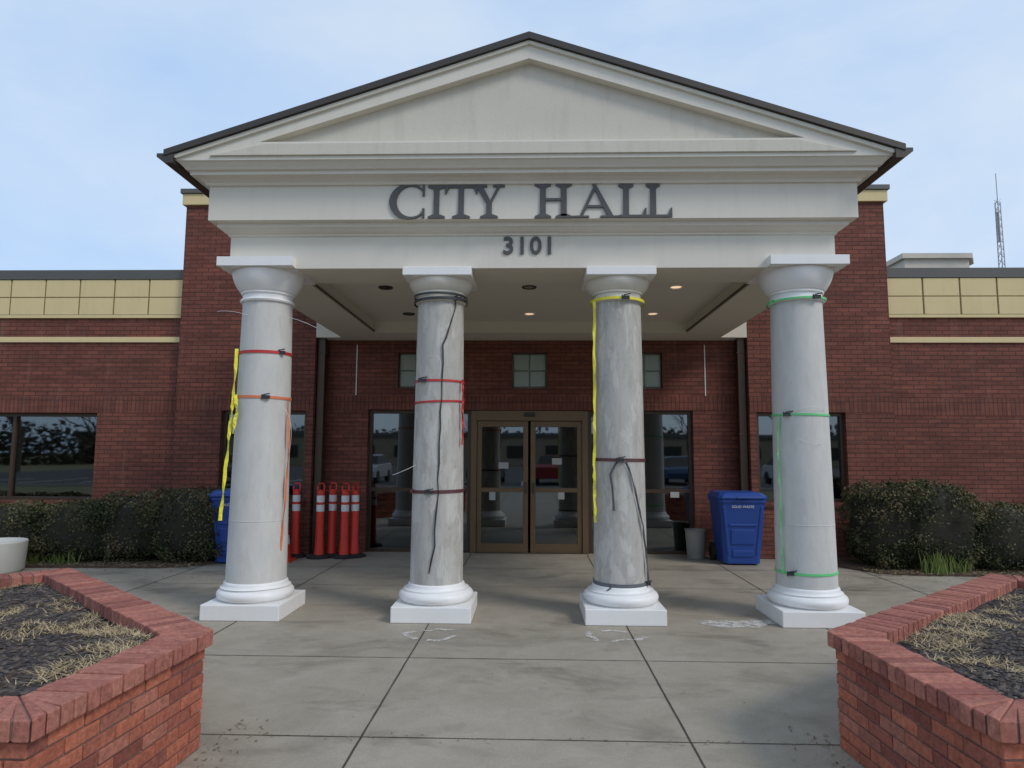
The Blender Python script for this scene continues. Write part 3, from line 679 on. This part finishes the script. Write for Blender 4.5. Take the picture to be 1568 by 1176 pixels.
fastmesh('leaf_litter',V,F,M_litter,R)

# ---------------------------------------------------------------- street furniture
M_or=pm('delineator_plastic',(.68,.045,.025,1),.4,.1,5);M_band=pm('reflective_band',(.78,.76,.76,1),.3,.04);M_rub=pm('rubber',(.02,.02,.02,1),.8)
def delineator(x,y,rot=0):
    m=MB();m.lathe([(.185,.004),(.185,.025),(.15,.045),(.07,.055)],0,0,8,1,capb=True)
    m.lathe([(.078,.05),(.072,.12),(.062,.3),(.058,.70)],0,0,20,0);m.lathe([(.0605,.70),(.0605,.80)],0,0,20,2);m.lathe([(.058,.80),(.057,.84)],0,0,20,0);m.lathe([(.0595,.84),(.0595,.94)],0,0,20,2);m.lathe([(.057,.94),(.055,1.0),(.03,1.02),(.02,1.03)],0,0,20,0,capt=True)
    m.tube([(-.045,0,1.0),(-.05,0,1.08),(-.035,0,1.12),(.035,0,1.12),(.05,0,1.08),(.045,0,1.0)],.014,8,0)
    o=m.build('traffic_delineator_post',[M_or,M_rub,M_band],smooth=True);o.location=(x,y,0);o.rotation_euler=(0,0,rot);return o
for x,y,r_ in ((-3.60,10.45,.2),(-3.20,10.38,.5),(-3.06,10.55,0),(-2.83,10.42,.3),(-2.70,10.52,1)): delineator(x,y,r_)
m=MB();m.box(-.15,.15,-.15,.15,0,.03,0);m.lathe([(.12,.03),(.09,.25)],0,0,24,0);m.lathe([(.0905,.25),(.075,.38)],0,0,24,2);m.lathe([(.074,.38),(.03,.7),(.025,.71)],0,0,24,0,capt=True)
o=m.build('traffic_cone',[M_or,M_rub,M_band],smooth=True);o.location=(-3.63,10.05,0)
M_blue=pm('cart_plastic',(.015,.06,.28,1),.42,.12,4);M_blid=pm('cart_lid',(.02,.07,.31,1),.38,.1,4)
def cart(x,y,rot):
    E=empty('recycling_cart',(x,y,0));E.rotation_euler=(0,0,rot)
    def rr(hx,y0,y1,c=.05):
        return [(-hx+c,y0),(hx-c,y0),(hx,y0+c),(hx,y1-c),(hx-c,y1),(-hx+c,y1),(-hx,y1-c),(-hx,y0+c)]
    m=MB();A_=rr(.26,-.26,.26);B_=rr(.33,-.36,.36)
    m.hexa([(*p,.02) for p in A_],[(*p,.93) for p in B_])
    C_=rr(.345,-.375,.375);m.prism(C_,.90,.955)
    for (z0,z1,hw) in ((.12,.22,.15),(.30,.52,.17),(.56,.60,.2)):
        f=lambda z:-.26-.10*(z-.02)/.91
        m.hexa([(-hw,f(z0)-.014,z0),(hw,f(z0)-.014,z0),(hw,f(z0)+.02,z0),(-hw,f(z0)+.02,z0)],[(-hw,f(z1)-.014,z1),(hw,f(z1)-.014,z1),(hw,f(z1)+.02,z1),(-hw,f(z1)+.02,z1)])
    for sx in (-1,1):
        m.hexa([(sx*.2-.02,-.285,.15),(sx*.2+.02,-.285,.15),(sx*.2+.02,-.24,.15),(sx*.2-.02,-.24,.15)],[(sx*.27-.02,-.362,.85),(sx*.27+.02,-.362,.85),(sx*.27+.02,-.33,.85),(sx*.27-.02,-.33,.85)])
    m.build('body',[M_blue],E,bevel=.012)
    m=MB();L0=rr(.36,-.40,.36,.06);L1=rr(.30,-.32,.32,.06)
    m.hexa([(*p,.957) for p in L0],[(*p,.995) for p in L0]);m.hexa([(*p,.995) for p in rr(.35,-.39,.35,.06)],[(*p,1.045) for p in L1])
    m.box(-.10,.10,-.43,-.38,.965,.99)
    m.build('lid',[M_blid],E,bevel=.012)
    m=MB();m.tube([(-.28,.36,.93),(-.28,.46,.97),(.28,.46,.97),(.28,.36,.93)],.016,8);m.build('handle',[M_blue],E,smooth=True)
    m=MB()
    for sx in (-1,1): m.tube([(sx*.26,.27,.13),(sx*.33,.27,.13)],.13,20)
    m.tube([(-.27,.27,.13),(.27,.27,.13)],.012,8);m.build('wheels',[M_rub],E)
    cu=bpy.data.curves.new('label','FONT');cu.body='SOLID WASTE';cu.size=.05;cu.extrude=.001;cu.align_x='CENTER';cu.materials.append(M_paper)
    t=bpy.data.objects.new('label',cu);COL.objects.link(t);t.parent=E;t.rotation_euler=(math.radians(96),0,0);t.location=(0,-.362,.83)
cart(3.10,10.30,-.03);cart(-4.27,10.0,.05)
m=MB();m.lathe([(.125,.004),(.13,.02),(.155,.42),(.165,.43),(.165,.445),(.148,.445),(.14,.40),(.13,.38)],0,0,32,0,capb=True);m.quad([(.132*math.cos(-a),.132*math.sin(-a),.39) for a in [6.283*q/24 for q in range(24)]],1)
o=m.build('waste_basket',[pm('basket_plastic',(.25,.24,.22,1),.5),M_rub],smooth=True);o.location=(2.57,10.66,0)
m=MB();m.lathe([(.33,.004),(.35,.03),(.37,.39),(.36,.405),(.29,.41),(.27,.35),(.0,.34)],0,0,48,0,capb=True)
o=m.build('concrete_urn',[pm('urn_concrete',(.6,.58,.53,1),.8,.06,3)],smooth=True);o.location=(-7.12,8.95,0)

# ---------------------------------------------------------------- surroundings (seen in reflections)
def treemesh(seed,h):
    random.seed(seed);m=MB()
    def br(p,d,l,r_,lv):
        q=p+d*l*.5+Vector((random.gauss(0,.04),random.gauss(0,.04),0))*l;e=q+(d+Vector((random.gauss(0,.12),random.gauss(0,.12),.08))).normalized()*l*.5
        m.tube([p,q,e],[r_,r_*.82,r_*.65],6 if lv<2 else 3)
        if lv>=5: return
        for _ in range(random.choice((2,3,3)) if lv else 4):
            a=random.uniform(0,6.28);sp=random.uniform(.35,.75);u=d.cross(Vector((math.cos(a),math.sin(a),.3))).normalized()
            br(p+(e-p)*random.uniform(.6,1),(d*math.cos(sp)+u*math.sin(sp)+Vector((0,0,.12))).normalized(),l*random.uniform(.6,.8),r_*.55,lv+1)
    br(Vector((0,0,-.1)),Vector((0,0,1)),h*.3,h*.018,0)
    return m.build('bare_tree',[M_bark])
t0=treemesh(3,10);t1=treemesh(8,9);t0.location=(-30,36,0);t0.scale=(1.3,1.3,1.3);t1.location=(-6,-30,0)
for i_,(x,y,s_) in enumerate(((-14,-27,1),(4,-33,1.1),(12,-28,.9),(20,-31,1.15),(-22,-33,1.2),(-34,30,1.15),(30,-26,1),(-40,-30,1.2),(-30,-24,1),(38,-34,1.2),(46,-28,1.1),(-50,-34,1.2))):
    o=bpy.data.objects.new('bare_tree',(t0 if i_%2 else t1).data);COL.objects.link(o);o.location=(x,y,0);o.rotation_euler=(0,0,i_*1.3);o.scale=(s_,s_,s_)
random.seed(21)
V=[];F=[];R=[]
for _ in range(26000):
    a=random.uniform(math.pi,2*math.pi);d=random.uniform(78,92);x=d*math.cos(a);y=d*math.sin(a);hh=4.2+2.2*mnoise.noise(Vector((x*.06,y*.06,0)))+1.2*mnoise.noise(Vector((x*.2,y*.2,3)))
    z=random.uniform(0,1)**1.3*hh;s_=random.uniform(.25,.6);k=len(V);u=Vector((random.gauss(0,1),random.gauss(0,1),random.gauss(0,1))).normalized()*s_;w_=u.orthogonal().normalized()*s_*.6
    p=Vector((x,y,z));V+=[tuple(p-u),tuple(p+w_),tuple(p+u),tuple(p-w_)];F.append([k,k+1,k+2,k+3]);R.append(random.random())
fastmesh('distant_treeline',V,F,attrmat('distant_foliage',[(.09,.08,.06,1),(.14,.12,.09,1),(.10,.10,.07,1)],.9,0),R)
m=MB();m.box(-60,50,-75,-66,0,4,0);m.box(-60.2,50.2,-66.0,-65.8,3.6,4.2,1)
for q in range(22): m.box(-58+q*5,-55.5+q*5,-65.99,-65.9,1,2.6,2)
m.build('distant_building',[pm('tan_wall',(.35,.28,.2,1),.9),M_cap,M_can])
def car(x,y,rot,c):
    E=empty('parked_car',(x,y,0));E.rotation_euler=(0,0,rot)
    m=MB();lo=[(-2.2,.3),(2.2,.3),(2.25,.6),(2.1,.82),(1.1,.95),(-1.9,1.0),(-2.2,.85)]
    m.xz(lo,-.88,.88,0);k=[(-1.75,.99),(1.05,.94),(.35,1.42),(-1.2,1.45)]
    m.hexa([(a,-.8 if b<1.2 else -.66,b) for a,b in k][::-1],[(a,.8 if b<1.2 else .66,b) for a,b in k][::-1],1)
    m.hexa([(-1.15,-.64,1.44),(.33,-.64,1.41),(.33,.64,1.41),(-1.15,.64,1.44)],[(-1.1,-.6,1.48),(.25,-.6,1.46),(.25,.6,1.46),(-1.1,.6,1.48)],0)
    m.build('body',[pm('car_paint',c,.25,.03),M_can],E,bevel=.05)
    m=MB()
    for a in (-1.4,1.4):
        for s_ in (-.9,.7): m.tube([(a,s_,.33),(a,s_+.2,.33)],.33,18)
    m.build('wheels',[M_rub],E)
for x,y,r_,c in ((-9,-15,1.57,(.5,.5,.52,1)),(-5.6,-15,1.5,(.7,.7,.7,1)),(-2.4,-15,1.6,(.03,.03,.04,1)),(1.2,-15,-1.57,(.25,.02,.02,1)),(4.4,-15.2,1.57,(.6,.6,.6,1)),(8,-15,1.6,(.05,.08,.15,1)),(14,-15,1.57,(.7,.7,.68,1)),(-16,-15,1.57,(.1,.1,.1,1))): car(x,y,r_,c)

# ---------------------------------------------------------------- world, sun, camera
W=bpy.data.worlds.new('World');S.world=W;W.use_nodes=True;nt=W.node_tree
bg=nt.nodes['Background'];sk=N(nt,'ShaderNodeTexSky',sky_type='NISHITA');sk.sun_disc=False
el,az=math.radians(42),math.radians(125)
sk.sun_elevation=el;sk.sun_rotation=az;sk.air_density=1.0;sk.dust_density=1.5;sk.ozone_density=2
tc=nt.nodes.new('ShaderNodeTexCoord').outputs['Generated']
cl=noise(nt,mapping(nt,tc,(1,1,2.2),rot=(0,.15,.4)),1.5,6,.55,.3)
cl2=noise(nt,mapping(nt,tc,(1.2,1.2,4),rot=(.1,.25,1.4)),1.5,7,.6,.5)
c1=ramp(nt,cl,.35,.75);c2=ramp(nt,cl2,.48,.75,g3(0),g3(.5))
fac=mix(nt,1.0,c1,c2,'SCREEN')
haze=mix(nt,fac,(3.7,5.35,7.9,1),(6.2,7.0,7.9,1))
col=mix(nt,.82,sk.outputs[0],haze)
nt.links.new(col,bg.inputs[0]);bg.inputs[1].default_value=.13
L=bpy.data.lights.new('sun','SUN');L.energy=1.5;L.angle=math.radians(16);L.color=(1,.94,.86);lo=bpy.data.objects.new('sun',L);COL.objects.link(lo)
sd=Vector((math.sin(az)*math.cos(el),math.cos(az)*math.cos(el),math.sin(el)));lo.rotation_euler=sd.to_track_quat('Z','Y').to_euler()
p,y,r_=[math.radians(a) for a in (5.872,1.622,.286)]
Fv=Vector((-math.sin(y)*math.cos(p),math.cos(y)*math.cos(p),math.sin(p)));R0=Vector((math.cos(y),math.sin(y),0));U0=R0.cross(Fv)
Rv=R0*math.cos(r_)+U0*math.sin(r_);Uv=-R0*math.sin(r_)+U0*math.cos(r_)
cam=bpy.data.cameras.new('camera');co=bpy.data.objects.new('camera',cam);COL.objects.link(co)
cam.sensor_fit='HORIZONTAL';cam.sensor_width=36;cam.lens=36*1030.5/1568;cam.clip_start=.05;cam.clip_end=1500
M=Matrix((Rv,Uv,-Fv)).transposed().to_4x4();M.translation=Vector((.024,0,1.6));co.matrix_world=M
S.camera=co
